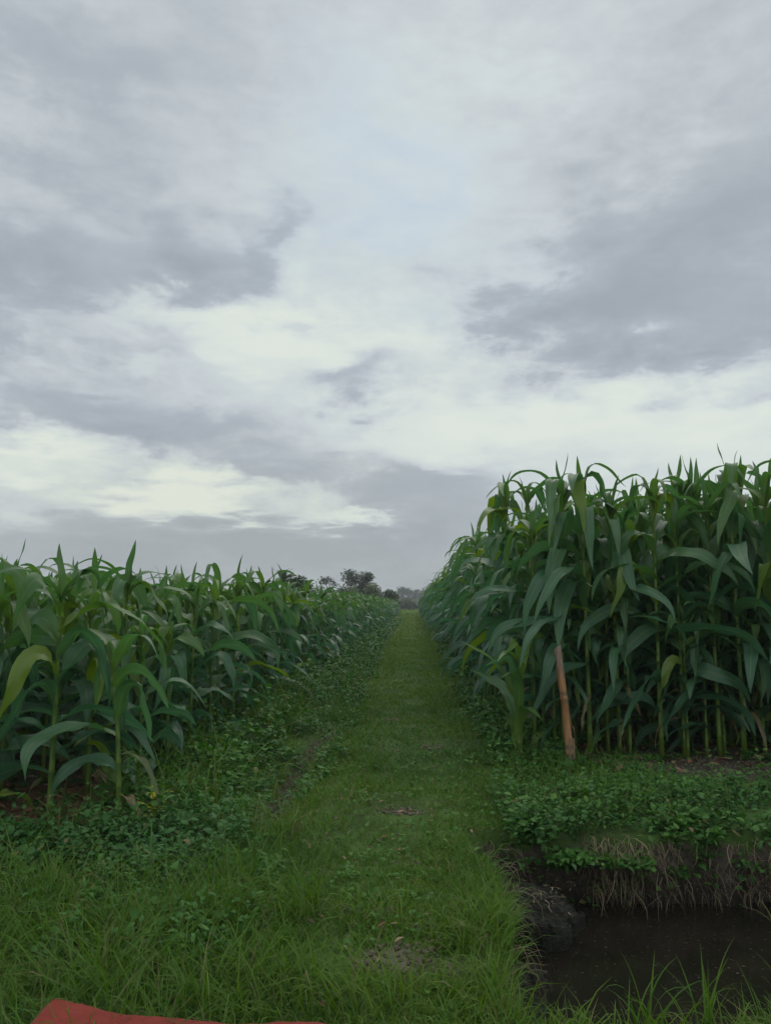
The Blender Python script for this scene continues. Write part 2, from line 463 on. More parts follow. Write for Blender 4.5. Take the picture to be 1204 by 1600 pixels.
# every plant of the two fields: (field, row from the front, place counted from the path, x, y, kind, variant, turn, size)
PL = []
rp = np.random.default_rng(5)
ORD = ('first second third fourth fifth sixth seventh eighth ninth tenth eleventh twelfth thirteenth fourteenth fifteenth sixteenth seventeenth eighteenth nineteenth twentieth').split()
def corn(field, row, col_, x, y, kind, v, rz, sc, note=None):
    PL.append(dict(f=field, row=row, col=col_, x=x, y=y, kind=kind, v=v, rz=rz, sc=sc, note=note))
corn('right', 0, 0, .66, 5.0, 'young', 0, 2.2, 1.05, 'low young corn plant with yellow-green whorl left of the stake')
corn('left', 0, 0, -1.33, 3.55, 'lead', 0, .2, 1.02, 'short corn plant with arching leaves at the front corner of the left field')
for j in range(150):
    nc = 19 if j < 14 else (5 if j < 60 else 3)
    for i in range(nc):
        x = .82 + .20 * i + rp.normal(0, .05); y = 5.25 + .40 * j + rp.normal(0, .06); x += .10 * min(1, max(0, j - 6) / 20)
        sc = rp.normal(.985, .085) * (1 + .02 * min(i, 3)); v = int(rp.integers(NV)); rz = rp.uniform(0, 6.28)
        if j == 0: y = 5.25 + rp.normal(0, .07)
        if j == 0 and i == 0: sc = .86; y += .12; x += .04
        corn('right', j, i, x, y, 'tall', v, rz, sc)
    nc = 18 if j < 14 else (6 if j < 60 else 3)
    for i in range(nc):
        x = -1.42 - .235 * i + rp.normal(0, .04); y = 3.60 + .42 * j + rp.normal(0, .06)
        sc = rp.normal(1.0, .11) * (1.06 if j < 6 and i > 2 else 1); v = int(rp.integers(NV)); rz = rp.uniform(0, 6.28)
        if j == 0 and i == 0: continue
        if j < 2: sc *= .97
        corn('left', j, i, x, y, 'short', v, rz, sc)
for j in range(14, 70, 2):      # the middles of the fields
    for s_, kk in ((1, 'tall'), (-1, 'short')):
        for i in range(5 if s_ > 0 else 6, 22, 2):
            corn('right' if s_ > 0 else 'left', j, i, s_ * ((.82 if s_ > 0 else 1.4) + .25 * i) + rp.normal(0, .08), (5.25 if s_ > 0 else 3.6) + .41 * j + rp.normal(0, .1), kk, int(rp.integers(NV)), rp.uniform(0, 6.28), rp.normal(1, .05))
# smaller late plants crowding between the tall front stalks
for q in range(16):
    corn('right', 0, 90 + q, .92 + .125 * q + rp.normal(0, .04), 5.2 + abs(rp.normal(0, .35)), 'short', int(rp.integers(NV)), rp.uniform(0, 6.28), rp.uniform(.80, 1.0),
         'smaller corn plant between tall stalks behind the stake, %s of these from the path' % ORD[q])
for p in PL: p['sc'] = min(1.12, max(.80, p['sc']))
for p in PL: p['d'] = math.hypot(p['x'], p['y'])

SEL = None
SEL = [0,1,2,3,4,5,6,7,8,9,10,11,21,22,23,38,39,40,41,42,43,44,45,46,47,48,57,58,59,60,75,76,77,78,79,80,81,82,83,84,85,87,94,95,96,97,98,99,112,113,114,115,116,117,118,119,120,121,122,123,131,132,133,134,135,136,137,149,150,151,152,153,154,155,156,157,158,160,168,169,170,171,172,173,174,186,187,188,193,194,195,196,205,206,207,208,209,210,211,212,223,224,225,231,242,243,244,245,246,247,248,249,260,261,262,267,279,280,281,282,283,297,298,299,316,317,318,319,320,321,334,335,336,353,354,355,356,358,359,371,372,390,391,392,393,394,408,409,410,427,428,430,433,434,445,446,464,465,466,468,470,472,482,483,501,502,503,504,508,519,520,521,524,526,530,531,535,536,539,541,542,546,547,551,552,553,554,557,558,560,563,564,568,569,574,579,581,585,590,596,597,601,602,607,608,612,613,618,623,629,630,634,635,640,645,646,647,651,656,662,667,673,678,679,680,684,689,695,700,706,711,722,728,733,739,744,745,755,766,767,777,783,794,799,800,805,810,816,821,822,827,832,843,849,854,860,865,876,887,898,909,920,942,948,953,964,975,986,1003,1008,1043,1046,1052,1064,1067,1103,1106,1124,1127,1136,1151,1196,1202,1232,1358,2041,2042,2043,2044,2045,2046,2047,2048,2049,2050,2051,2052,2053,2054,2055]   # the 300 plants that show largest in the photo
if SEL is None:
    SEL = sorted(range(len(PL)), key=lambda i: PL[i]['d'] + PL[i]['row'] * .02 + PL[i]['col'] * .3)[:300]
if PROBE: SEL = list(range(len(PL)))
TENS = {2: 'twenty', 3: 'thirty', 4: 'forty', 5: 'fifty', 6: 'sixty', 7: 'seventy', 8: 'eighty', 9: 'ninety'}
def ordn(n):
    n += 1
    if n <= 20: return ORD[n - 1]
    if n % 10 == 0: return (TENS[n // 10][:-1] + 'ieth') if n < 100 else 'hundredth'
    return (TENS[n // 10] + '-' if n < 100 else 'hundred-') + ORD[n % 10 - 1]
def corn_label(p):
    if p['note']: return p['note']
    right = p['f'] == 'right'
    size = 'tall' if right else 'short'
    j, i = p['row'], p['col']
    if j == 0:
        if right: return 'tall corn plant in the front row behind the stake, %s along from the path' % ordn(i)
        return 'short corn plant in the front row of the left field, %s along from the path' % ordn(i)
    if i == 0:
        return '%s corn plant on the %s path edge, %s back from the field front' % (size, p['f'], ordn(j))
    return '%s corn plant right of the path, %s row back, %s in from the path' % (size, ordn(j), ordn(i)) if right else \
           '%s corn plant left of the path, %s row back, %s in from the path' % (size, ordn(j), ordn(i))

selset = set(SEL)
stuff = Acc()
for k, p in enumerate(PL):
    x, y = p['x'], p['y']; z = float(hgt(x, y))
    if k in selset:
        tier = 0 if (p['d'] < 6.6 and (p['row'] < 2 or p['col'] < 2) or p['note']) else (1 if p['d'] < 16 else 2)
        if PROBE: tier = 2
        sm, lm = corn_meshes(p['kind'], p['v'], tier)
        grp = 'tall corn plants of the right field' if p['f'] == 'right' else 'short corn plants of the left field'
        if tier == 2:
            root = link('corn_plant', sm)
        else:
            root = empty('corn_plant', (0, 0, 0))
            link('stalk', sm, root)
            for m_ in lm: link('leaf' if tier == 0 else 'foliage', m_, root)
        root.location = (x, y, z); root.rotation_euler = (0, 0, p['rz']); root.scale = (p['sc'],) * 3
        tag(root, corn_label(p), 'corn plant', grp)
        if PROBE: root['pl'] = k
    else:
        st, lv = geo(p['kind'], p['v'], 2 if p['d'] < 12 else 3)
        c, s = math.cos(p['rz']) * p['sc'], math.sin(p['rz']) * p['sc']
        M = np.array([[c, -s, 0], [s, c, 0], [0, 0, p['sc']]])
        for q in [st] + lv: stuff.add((q[0] @ M.T + (x, y, z), q[1], q[2]))
if stuff.n:
    tag(stuff.obj('corn_field', CORN), 'mass of further corn plants filling both fields behind the visible rows', 'corn', kind='stuff')

# ------------------------------------------------------------------ grass, weeds, litter
def dist_grow(y, a, b): return np.maximum(a, b * np.hypot(y, 0))
def land(x, y, lim=.25): return ditch_mask(x, y) < lim
def pts(n, x0, x1, y0, y1, power=1.0):
    x = R.uniform(x0, x1, n); y = y0 + (y1 - y0) * R.random(n) ** power
    return x, y
def worn(x, y):
    w = np.zeros_like(x)
    for (px, py, sx, sy, am) in WORN:
        w = np.maximum(w, am * np.exp(-(((x - px) / sx) ** 2 + ((y - py) / sy) ** 2)))
    return w

grass = Acc()
def lawn(n, x0, x1, y0, y1, L, W, keep=None, tone=(.3, .75), power=1.0):
    x, y = pts(n, x0, x1, y0, y1, power)
    cl = vnoise(x * 5 + 3, y * 5, 21) * .6 + vnoise(x * 15, y * 15, 22) * .4
    m = land(x, y) & (R.random(n) < .35 + 1.1 * cl) & (R.random(n) > worn(x, y) * 1.15)
    m &= ~((np.abs(x + .66 + .04 * np.sin(y * 1.7)) < .055) & (y > 3.4) & (y < 6.2) & (R.random(n) < .8))
    if keep is not None: m &= keep(x, y)
    x, y, cl = x[m], y[m], cl[m]; k = len(x)
    P = np.stack([x, y, hgt(x, y) - .006], -1)
    Ls = R.uniform(L[0], L[1], k) * (.55 + .9 * cl) * (.62 + .75 * smooth01((np.abs(x + .05 + .12 * np.sin(y * .9)) - .08) / .42))
    big = vnoise(x * 1.7, y * 1.7, 31)
    tn = np.clip(tone[0] + (tone[1] - tone[0]) * (R.random(k) * .5 + big * .5) , 0, .8)
    d = R.random(k) < .07; tn[d] = R.uniform(.85, 1, d.sum())
    grass.add(ribbons(P, R.uniform(0, 6.28, k), Ls, R.uniform(W[0], W[1], k), np.radians(R.uniform(50, 88, k)), np.radians(R.uniform(-60, 45, k)),
                      3, 1, 1.3, 0, R.normal(0, .8, k), R.normal(0, .5, k), 0, None, tn))
def edge(x, y, s0):   # how far a point lies outside the worn path, with a wandering edge
    c = -.05 + .05 * np.sin(y * .7); hw = .48 + .34 * (vnoise(y * 1.1, s0 * 10 + y * 0, 81) - .5) + .16 * (vnoise(y * 4, s0 * 7 + y * 0, 82) - .5)
    return np.abs(x - c) - hw
pathmask = lambda x, y: R.random(len(x)) < np.clip(1 - edge(x, y, np.sign(x)) / .3, .2, 1)
patch = lambda x, y: R.random(len(x)) < .30 + 1.0 * smooth01((vnoise(x * 2.6 + 1, y * 2.0, 33) * .6 + vnoise(x * 8, y * 8, 34) * .4 - .25) / .35)
pm2 = lambda x, y: pathmask(x, y) & patch(x, y)
lawn(34000, -1.0, .40, 1.7, 3.2, (.035, .095), (.0028, .0048), patch, (.0, .75))
lawn(34000, -.98, .85, 3.2, 5.2, (.035, .09), (.0032, .0052), pm2, (.0, .75))
lawn(34000, -1.0, .95, 5.2, 9.0, (.04, .09), (.005, .008), pm2, (.0, .65))
lawn(28000, -1.1, 1.0, 9.0, 20.0, (.045, .10), (.009, .014), pathmask, (.0, .5))
lawn(16000, -1.1, 1.1, 20.0, 60.0, (.06, .11), (.018, .03), pathmask, (.0, .4), 1.4)
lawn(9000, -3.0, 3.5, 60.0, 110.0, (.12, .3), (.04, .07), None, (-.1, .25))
lawn(22000, -2.6, 3.6, -.6, 1.75, (.04, .11), (.003, .0055), None, (.0, .7))
lawn(3000, 2.4, 5.0, 1.4, 1.99, (.05, .13), (.004, .006), None, (.0, .6))
# taller, paler foreground grass on the left and along the near edge
lawn(15000, -2.0, -.35, 1.7, 2.95, (.08, .18), (.003, .006), lambda x, y: R.random(len(x)) < .12 + .85 * smooth01((2.95 - y) / .5), (.0, .5))
lawn(3400, -1.7, .0, 1.9, 2.75, (.14, .30), (.003, .0055), lambda x, y: vnoise(x * 4, y * 4, 44) > .45, (.0, .4))
lawn(2600, -1.5, -.6, 7.0, 18.0, (.12, .32), (.008, .014), None, (.2, .75))
lawn(1500, -1.5, -.9, 3.6, 8.0, (.18, .42), (.005, .009), lambda x, y: vnoise(x * 3, y * 3, 47) > .4, (.1, .6))
lawn(5200, -1.6, -.5, 3.0, 7.0, (.08, .22), (.0035, .006), lambda x, y: vnoise(x * 3, y * 3, 45) > .45, (.1, .6))
lawn(1400, .5, 1.0, 3.7, 9.0, (.08, .18), (.004, .007), None, (.1, .6))
lawn(2200, .5, 3.2, 3.5, 5.1, (.08, .22), (.0035, .006), lambda x, y: (vnoise(x * 3, y * 3, 46) > .5) & ((((x - 1.85) / .55) ** 2 + ((y - 4.62) / .6) ** 2) > 1), (.1, .6))
lawn(5000, .3, 2.4, 1.6, 1.99, (.06, .13), (.003, .006), None, (.0, .5))
lawn(2400, .05, .30, 1.8, 3.6, (.05, .13), (.003, .006), None, (.05, .6))
tag(grass.obj('grass', GRASS), 'green grass covering the path and its verges', 'grass', kind='stuff')

weeds = Acc()
def weed(n, x0, x1, y0, y1, size, hmax, keep=None, tone=(.2, .85), per=7, power=1.0, zlift=0.0):
    x, y = pts(n, x0, x1, y0, y1, power)
    cl = vnoise(x * 3.2 + 7, y * 3.2, 51) * .65 + vnoise(x * 9, y * 9, 52) * .35
    m = (R.random(n) < .25 + 1.2 * cl)
    if keep is not None: m &= keep(x, y)
    x, y, cl = x[m], y[m], cl[m]; k = len(x)
    if not k: return
    z = hgt(x, y) * (ditch_mask(x, y) < .5)
    hh = hmax * (.3 + .9 * cl) * R.uniform(.4, 1.1, k) * np.where(R.random(k) < .10, 1.9, 1.0)
    sp_ = R.random(k)[:, None]
    rep = np.repeat(np.arange(k), per); N = len(rep)
    fr = R.random(N)
    a = R.uniform(0, 6.28, N)
    off = size[1] * R.uniform(.2, 1.1, N)
    P = np.stack([x[rep] + np.cos(a) * off * .5, y[rep] + np.sin(a) * off * .5, z[rep] + zlift + hh[rep] * (.25 + .75 * fr)], -1)
    tn = np.clip(tone[0] + (tone[1] - tone[0]) * (.75 * (1 - fr) * .6 + .5 * R.random(N) + .2 * vnoise(x * 2, y * 2, 61)[rep]), 0, .82)
    d = R.random(N) < .015; tn[d] = 1
    Ls = R.uniform(size[0], size[1], N)
    Ls = Ls * np.where(sp_[rep, 0] < .3, .62, np.where(sp_[rep, 0] > .85, 1.5, 1.0))
    weeds.add(ribbons(P, a, Ls, Ls * np.where(sp_[rep, 0] > .85, R.uniform(.22, .4, N), R.uniform(.55, .95, N)), np.radians(R.uniform(-5, 75, N)), np.radians(R.uniform(-70, 25, N)), 3, 2, 1.0, R.uniform(-.3, .5, N),
                      R.normal(0, .9, N), 0, 0, None, tn, 'leaf'))
# right bank, spilling over the ditch edge
bank = lambda x, y: ~((((x - 1.85) / .50) ** 2 + ((y - 4.62) / .55) ** 2) < 1) | (R.random(len(x)) < .10)
bump_ = lambda x, y: bank(x, y) & (R.random(len(x)) < .15 + 1.1 * smooth01((vnoise(x * 2.3, y * 4, 67) - .2) / .45))
weed(1500, .40, 3.4, 3.42, 4.15, (.014, .036), .17, bump_, (.1, .95), 9)
weed(700, .40, 3.4, 3.42, 4.2, (.012, .03), .06, bank, (.3, .95), 9)
weed(1500, .46, 3.4, 4.1, 5.25, (.014, .036), .05, bank, (.1, .9), 7)
weed(320, .42, 1.25, 3.34, 3.54, (.018, .046), .13, lambda x, y: vnoise(x * 6, y, 68) > .35, (.1, .8))
for q in range(34):   # trailing stems over the edge
    x0 = float(R.uniform(.45, 3.2)); nn = int(R.integers(3, 9))
    weed(nn * 3, x0 - .05, x0 + .05, 3.36, 3.42, (.016, .04), .03, None, (.1, .9), 3, 1.0, -float(R.uniform(.03, .17)))
weed(150, .58, .95, 3.30, 3.42, (.022, .05), .06, None, (.1, .8), 7, 1.0, -.07)
weed(300, 1.2, 3.4, 3.40, 3.52, (.018, .046), .11, lambda x, y: vnoise(x * 6, y, 68) > .4, (.1, .85))
weed(60, 1.55, 2.2, 3.28, 3.42, (.022, .045), .06, None, (.3, .85), 7, 1.0, -.18)
weed(1500, .48, 1.05, 4.6, 9.0, (.025, .055), .17, lambda x, y: edge(x, y, 1.0) > -.02, (.2, .85))
weed(700, .55, 1.15, 9.0, 22.0, (.05, .09), .2, None, (.2, .85), 6)
# left verge and in front of the left field
weed(2100, -1.5, -.45, 3.1, 7.0, (.016, .046), .15, lambda x, y: ~((np.abs(x + .66 + .04 * np.sin(y * 1.7)) < .09) & (y > 3.3) & (R.random(len(x)) < .8)) & (edge(x, y, -1.0) > -.02) & (vnoise(x * 2.2, y * 2.2, 55) > .25), (.15, .95))
weed(1800, -1.6, -.5, 7.0, 14.0, (.028, .06), .26, lambda x, y: (edge(x, y, -1.0) > -.02) & (R.random(len(x)) < .35 + .65 * smooth01((-.6 - x) / .6)), (.35, .98), 8)
weed(1100, -1.7, -.65, 14.0, 40.0, (.06, .11), .34, lambda x, y: edge(x, y, -1.0) > -.02, (.3, .95), 6, 1.4)
weed(420, -2.6, -.75, 3.15, 3.5, (.014, .034), .06, None, (.4, .95))
weed(2300, -2.6, -.7, 2.75, 3.35, (.016, .042), .15, lambda x, y: vnoise(x * 2.5, y * 2.5, 56) > .28, (.45, .95))
weed(1300, -2.2, -.45, 2.1, 2.95, (.012, .034), .13, lambda x, y: vnoise(x * 3.5, y * 3.5, 59) > .42, (.2, .9), 8)
weed(450, -3.0, -1.3, 3.7, 5.2, (.02, .045), .07, lambda x, y: R.random(len(x)) < .6, (.5, .95))
# taller mixed weeds rising to the left corn
weed(700, -1.55, -.95, 3.7, 8.0, (.025, .06), .30, lambda x, y: vnoise(x * 2.5, y * 2.5, 58) > .4, (.1, .9), 12)
weed(500, -1.6, -.95, 8.0, 18.0, (.04, .08), .36, None, (.1, .9), 10)
# small broad leaves among the path grass
weed(1000, -1.1, .55, 1.9, 5.5, (.010, .03), .05, lambda x, y: land(x, y) & (worn(x, y) < .4), (.1, .6), 5)
# under the tall corn
weed(500, .9, 3.2, 5.2, 6.6, (.025, .05), .09, lambda x, y: R.random(len(x)) < .5, (.5, .95))
tag(weeds.obj('weeds', WEED), 'low leafy creeping weeds on the verges and the ditch bank', 'weeds', kind='stuff')

# dry fibres hanging down the far ditch bank and left bank
dry = Acc()
n = 6500
x = R.uniform(.60, 3.2, n); m = R.random(n) < np.where(x < 1.6, .25 * (x > .75) + .9 * smooth01((vnoise(x * 9, x * 0, 71) - .3) / .4), .25); x = x[m]; n = len(x)
zz0 = R.uniform(-.20, .03, n)
P = np.stack([x, 3.405 + R.normal(0, .03, n), zz0], -1)
dry.add(ribbons(P, -PI / 2 + R.normal(0, 1.1, n), np.where(R.random(n) < .25, R.uniform(.12, .24, n), R.uniform(.03, .12, n)), R.uniform(.0012, .0032, n), np.radians(R.uniform(-70, 50, n)), np.radians(R.uniform(-110, -40, n)), 6, 1, .6,
                0, R.normal(0, .5, n), R.normal(0, 1.6, n), 0, None, np.clip(R.normal(.55, .35, n), 0, 1), 'strand', R.uniform(.1, .5, n)))
n = 70   # litter caught on the mud
P = np.stack([R.normal(.45, .08, n), R.normal(3.13, .11, n), np.full(n, -.10) + R.normal(0, .012, n)], -1)
dry.add(ribbons(P, R.uniform(0, 6.28, n), R.uniform(.02, .06, n), R.uniform(.002, .005, n), np.radians(R.uniform(-20, 15, n)), np.radians(R.uniform(-40, 0, n)), 4, 1, 1, 0, R.normal(0, .6, n), R.normal(0, 1, n), 0, None, np.clip(R.normal(.5, .35, n), 0, 1), 'strand', .2))
n = 120
P = np.stack([R.normal(.30, .03, n), R.uniform(2.3, 3.45, n), R.uniform(-.06, .02, n)], -1)
dry.add(ribbons(P, R.normal(0, .8, n), R.uniform(.06, .2, n), R.uniform(.0025, .005, n), np.radians(R.uniform(-10, 50, n)), np.radians(R.uniform(-95, -60, n)), 4, 1, .8,
                0, R.normal(0, .5, n), R.normal(0, 1.2, n), 0, None, np.clip(R.normal(.85, .25, n), 0, 1), 'strand', .25))
tag(dry.obj('dry_roots', DRY), 'dry brown roots and dead stems hanging down the ditch bank', 'dry roots', kind='stuff')

# dead leaves on the field soil
lit = Acc()
def litter(n, x0, x1, y0, y1, s, tone):
    x, y = pts(n, x0, x1, y0, y1); m = land(x, y); x, y = x[m], y[m]; k = len(x)
    P = np.stack([x, y, hgt(x, y) + .008 + R.uniform(0, .012, k)], -1)
    Ls = R.uniform(*s, k)
    lit.add(ribbons(P, R.uniform(0, 6.28, k), Ls, Ls * R.uniform(.15, .5, k), np.radians(R.uniform(-5, 35, k)), np.radians(R.uniform(-40, 5, k)), 3, 2, 1, .4, R.normal(0, .9, k), 0, 0, None, np.clip(R.normal(tone, .3, k), 0, 1), 'leaf'))
litter(560, -3.2, -1.22, 3.3, 4.5, (.03, .09), .5)
litter(260, .95, 3.0, 4.8, 5.8, (.03, .10), .6)
litter(90, -.5, .4, 1.9, 4.5, (.02, .05), .4)
x = R.uniform(.5, 2.4, 36); y = R.uniform(1.95, 3.4, 36); P = np.stack([x, y, np.full(36, WATER_Z + .003)], -1); Ls = R.uniform(.006, .022, 36)
lit.add(ribbons(P, R.uniform(0, 6.28, 36), Ls, Ls * .5, .05, -.05, 3, 2, 1, .1, 0, 0, 0, None, np.clip(R.normal(1.0, .2, 36), 0, 1), 'leaf'))
tag(lit.obj('leaf_litter', LITTER), 'dead brown corn leaves lying on the field soil', 'dead leaves', kind='stuff')

x = R.uniform(-.6, .5, 14000); y = R.uniform(1.9, 7, 14000); m = (worn(x, y) > .35) | (R.random(14000) < .008); x, y = x[m], y[m]
x2 = R.uniform(.9, 2.8, 900); y2 = R.uniform(4.4, 5.4, 900); m = ((x2 - 1.85) / .5) ** 2 + ((y2 - 4.8) / .45) ** 2 < 1
x3 = -.66 - .04 * np.sin(R.uniform(3.3, 6.2, 500) * 1.7); y3 = R.uniform(3.3, 6.2, 500); x3 = -.66 - .04 * np.sin(y3 * 1.7) + R.normal(0, .05, 500)
x = np.concatenate([x, x2[m], x3]); y = np.concatenate([y, y2[m], y3]); n = len(x)
octa = np.array([[1, 0, 0], [0, 1, 0], [-1, 0, 0], [0, -1, 0], [0, 0, .8], [0, 0, -.8]])
sz = R.uniform(.003, .011, n) * (1 + .12 * y)
Vc = octa[None] * R.uniform(.6, 1.3, (n, 6, 1)) * sz[:, None, None] + np.stack([x, y, hgt(x, y) + .002], -1)[:, None]
Fc = np.array([[0, 1, 4], [1, 2, 4], [2, 3, 4], [3, 0, 4], [1, 0, 5], [2, 1, 5], [3, 2, 5], [0, 3, 5]])[None] + (np.arange(n) * 6)[:, None, None]
CRUMB, t, out = new_mat('soil_crumb')
oc = t.n('ShaderNodeTexCoord').outputs['Object']
principled(t, out, t.ramp(t.noise(oc, 40.0, 3.0), [(.3, (0.05, 0.042, 0.03)), (.7, (0.15, 0.125, 0.09))]), .95, .1)
tag(link('soil_crumbs', to_mesh('soil_crumbs', Vc.reshape(-1, 3), Fc.reshape(-1, 3), None, CRUMB)), 'crumbs of loose soil on the bare worn spots', 'soil', kind='stuff')

# ------------------------------------------------------------------ single plants and objects
def tuft(name, label, x, y, blades, heads=0, seed=0, L=(.14, .24), tone=(.1, .5), lean=None):
    r = np.random.default_rng(seed)
    z = float(hgt(x, y)); root = empty(name, (x, y, z))
    P = np.stack([r.normal(0, .018, blades), r.normal(0, .014, blades), np.full(blades, -.01)], -1)
    az = r.uniform(0, 6.28, blades)
    a = Acc(); a.add(ribbons(P, az, r.uniform(*L, blades), r.uniform(.005, .008, blades), np.radians(r.uniform(62, 88, blades)), np.radians(r.uniform(-25, 70, blades)), 8, 2, 1.8, .4,
                             r.normal(0, .5, blades), r.normal(0, .4, blades), 0, None, r.uniform(*tone, blades)))
    a.obj('blade', GRASS, root)
    for k in range(heads):
        h = Acc(); aa = r.uniform(0, 6.28); hl = r.uniform(.22, .30); tip = np.array([math.cos(aa) * .07, math.sin(aa) * .05, hl])
        s = np.linspace(0, 1, 8)[:, None]
        h.add(tube(np.hstack([tip[:1] * s ** 2, tip[1:2] * s ** 2, tip[2:] * s]), np.linspace(.0016, .0009, 8), 5, .35))
        h.obj('stem', GRASS, root)
        hd = Acc(); m = 4
        hd.add(ribbons(np.repeat(tip[None], m, 0), aa + np.array([-1.2, -.3, .5, 1.5]) + r.normal(0, .2, m), r.uniform(.05, .08, m), .0035, np.radians(r.uniform(25, 75, m)), np.radians(r.uniform(-10, 40, m)), 5, 1, 1, 0, 0, 0, 0, None, .88, 'strand'))
        hd.obj('seed_head', GRASS, root)
    tag(root, label, 'grass tuft', 'grass tufts at the near edge of the ditch')
    return root
tuft('grass_tuft', 'bright grass tuft at the near left corner of the ditch, with bowed blades', .52, 1.90, 14, 0, 1)
tuft('grass_tuft', 'grass tuft with stiff upright blades against the dark water, right of the bowed tuft', .66, 1.92, 11, 0, 2, (.16, .26))
tuft('grass_tuft', 'grass tuft with one spreading fingered seed head above the ditch water', .90, 1.91, 10, 1, 3)
tuft('grass_tuft', 'grass tuft with two seed heads, standing rightmost but one beside the ditch', 1.00, 1.90, 12, 2, 4, (.16, .27))
tuft('grass_tuft', 'sparse upright grass tuft at the far right end of the near ditch edge', 1.12, 1.92, 9, 0, 5, (.16, .26))
tuft('grass_tuft', 'small low grass tuft in the middle of the near ditch edge', .78, 1.90, 12, 0, 6, (.10, .18), (.0, .3))
# tufts in the left foreground
for k, (x, y, lb) in enumerate(((-1.2, 2.6, 'tall grass tuft in the left foreground, below the dark creeping weeds'),
                                (-.86, 2.35, 'tall grass tuft standing above the left end of the red cloth'),
                                (-.60, 2.75, 'loose grass tuft with long bowed blades on the left side of the path'),
                                (-.33, 2.6, 'thin grass tuft near the bare earth on the path'))):
    o = tuft('grass_tuft', lb, x, y, 16, 0, 20 + k, (.14, .26), (.1, .5)); o['group'] = 'grass tufts left of the path'

# yellow weed beside the left field
root = empty('yellow_weed', (-1.15, 3.52, float(hgt(-1.15, 3.52))))
a = Acc(); ln = []
for k in range(4):
    s = np.linspace(0, 1, 7)[:, None]; tip = np.array([[-.03, .01, .20], [.035, .0, .17], [.01, -.02, .12], [-.05, .02, .10]])[k]
    a.add(tube(np.hstack([tip[:2] * s ** 1.5, tip[2:] * s]), np.linspace(.0028, .0015, 7), 5, .9))
    ln.append(tip)
a.obj('stem', YELLOW, root)
a = Acc(); r = np.random.default_rng(3)
for tip in ln:
    m = 7; f = r.uniform(.35, 1.0, m)
    P = np.stack([tip[0] * f ** 1.5, tip[1] * f ** 1.5, tip[2] * f], -1); Ls = r.uniform(.035, .062, m)
    a.add(ribbons(P, r.uniform(0, 6.28, m), Ls, Ls * .75, np.radians(r.uniform(10, 70, m)), np.radians(r.uniform(-70, 20, m)), 4, 2, 1, -.2, r.normal(0, .4, m), 0, 0, None, r.uniform(0, .7, m), 'leaf'))
a.obj('foliage', YELLOW, root)
tag(root, 'small yellow-leaved weed beside the front corner of the left corn field', 'weed')

# bamboo stake
BAMBOO, t, out = new_mat('bamboo')
at = t.n('ShaderNodeAttribute', attribute_name='blade'); sp = t.n('ShaderNodeSeparateXYZ'); t.t.links.new(at.outputs['Vector'], sp.inputs[0])
oc = t.n('ShaderNodeTexCoord').outputs['Object']
mp = t.n('ShaderNodeMapping'); mp.inputs['Scale'].default_value = (60, 60, 4); t.t.links.new(oc, mp.inputs[0])
nz = t.noise(mp.outputs[0], 1.0, 5.0, .6)
c1 = t.ramp(nz, [(.3, (0.17, 0.078, 0.030)), (.7, (0.31, 0.155, 0.065))])
c2 = t.ramp(nz, [(.3, (0.12, 0.085, 0.065)), (.7, (0.24, 0.17, 0.13))])
vz = t.math('ADD', sp.outputs[1], t.math('MULTIPLY', t.math('SUBTRACT', nz, .5), .25))
c = t.mix(t.rng(vz, .66, .80), c1, c2)
c = t.mix(t.rng(vz, .16, .06), c, (0.11, 0.09, 0.07))
mpz = t.noise(oc, 14.0, 5.0, .6)
c = t.mix(t.rng(mpz, .5, .68, 0, .65), c, (0.13, 0.105, 0.085))
for q in (.175, .565):
    c = t.mix(t.rng(t.math('ABSOLUTE', t.math('SUBTRACT', sp.outputs[1], q)), .004, .022, .75, 0.0), c, (0.055, 0.038, 0.028))
principled(t, out, c, .6, .3, nz, .6, .004)
b0 = np.array([.945, 4.80]); zb = float(hgt(*b0)); tp = np.array([.905, 4.92, .73])
root = empty('bamboo_stake', (b0[0], b0[1], zb))
fs = [0, .1, .195, .2, .205, .4, .60, .605, .61, .8, .93, 1.0]; rr = [.021, .0225, .0235, .027, .0235, .0235, .0235, .0265, .0235, .024, .0235, .0225]
path = [((tp[0] - b0[0]) * f + .006 * math.sin(f * 4), (tp[1] - b0[1]) * f, -.06 + (tp[2] - zb + .06) * f) for f in fs]
st = tube(path, rr, 16, .5, cap=True)
top_ring = slice(11 * 16, 12 * 16)
st[0][top_ring, 2] += (st[0][top_ring, 0] - path[-1][0]) * .7   # slant cut
st[2][:, 1] = np.clip(st[0][:, 2] / .8, 0, 1)
a = Acc().add(st); a.obj('pole', BAMBOO, root)
a = Acc()
for s_ in (-1, 1):
    a.add(ribbons([[s_ * .012, -.026, .20]], -PI / 2 + s_ * .2, .22, .014, math.radians(-86), math.radians(-93), 6, 2, 1, .3, s_ * .5, 0, 0, None, .5, 'strand'))
a.get()
o = a.obj('splinter', DRY, root)
tag(root, 'weathered orange-brown bamboo stake standing at the front of the tall corn', 'stake')

# red cloth lying on the grass at the bottom of the frame
CLOTH, t, out = new_mat('red_cloth')
oc = t.n('ShaderNodeTexCoord').outputs['Object']
n1 = t.noise(oc, 14.0, 6.0, .65); n2 = t.noise(oc, 190.0, 4.0, .7)
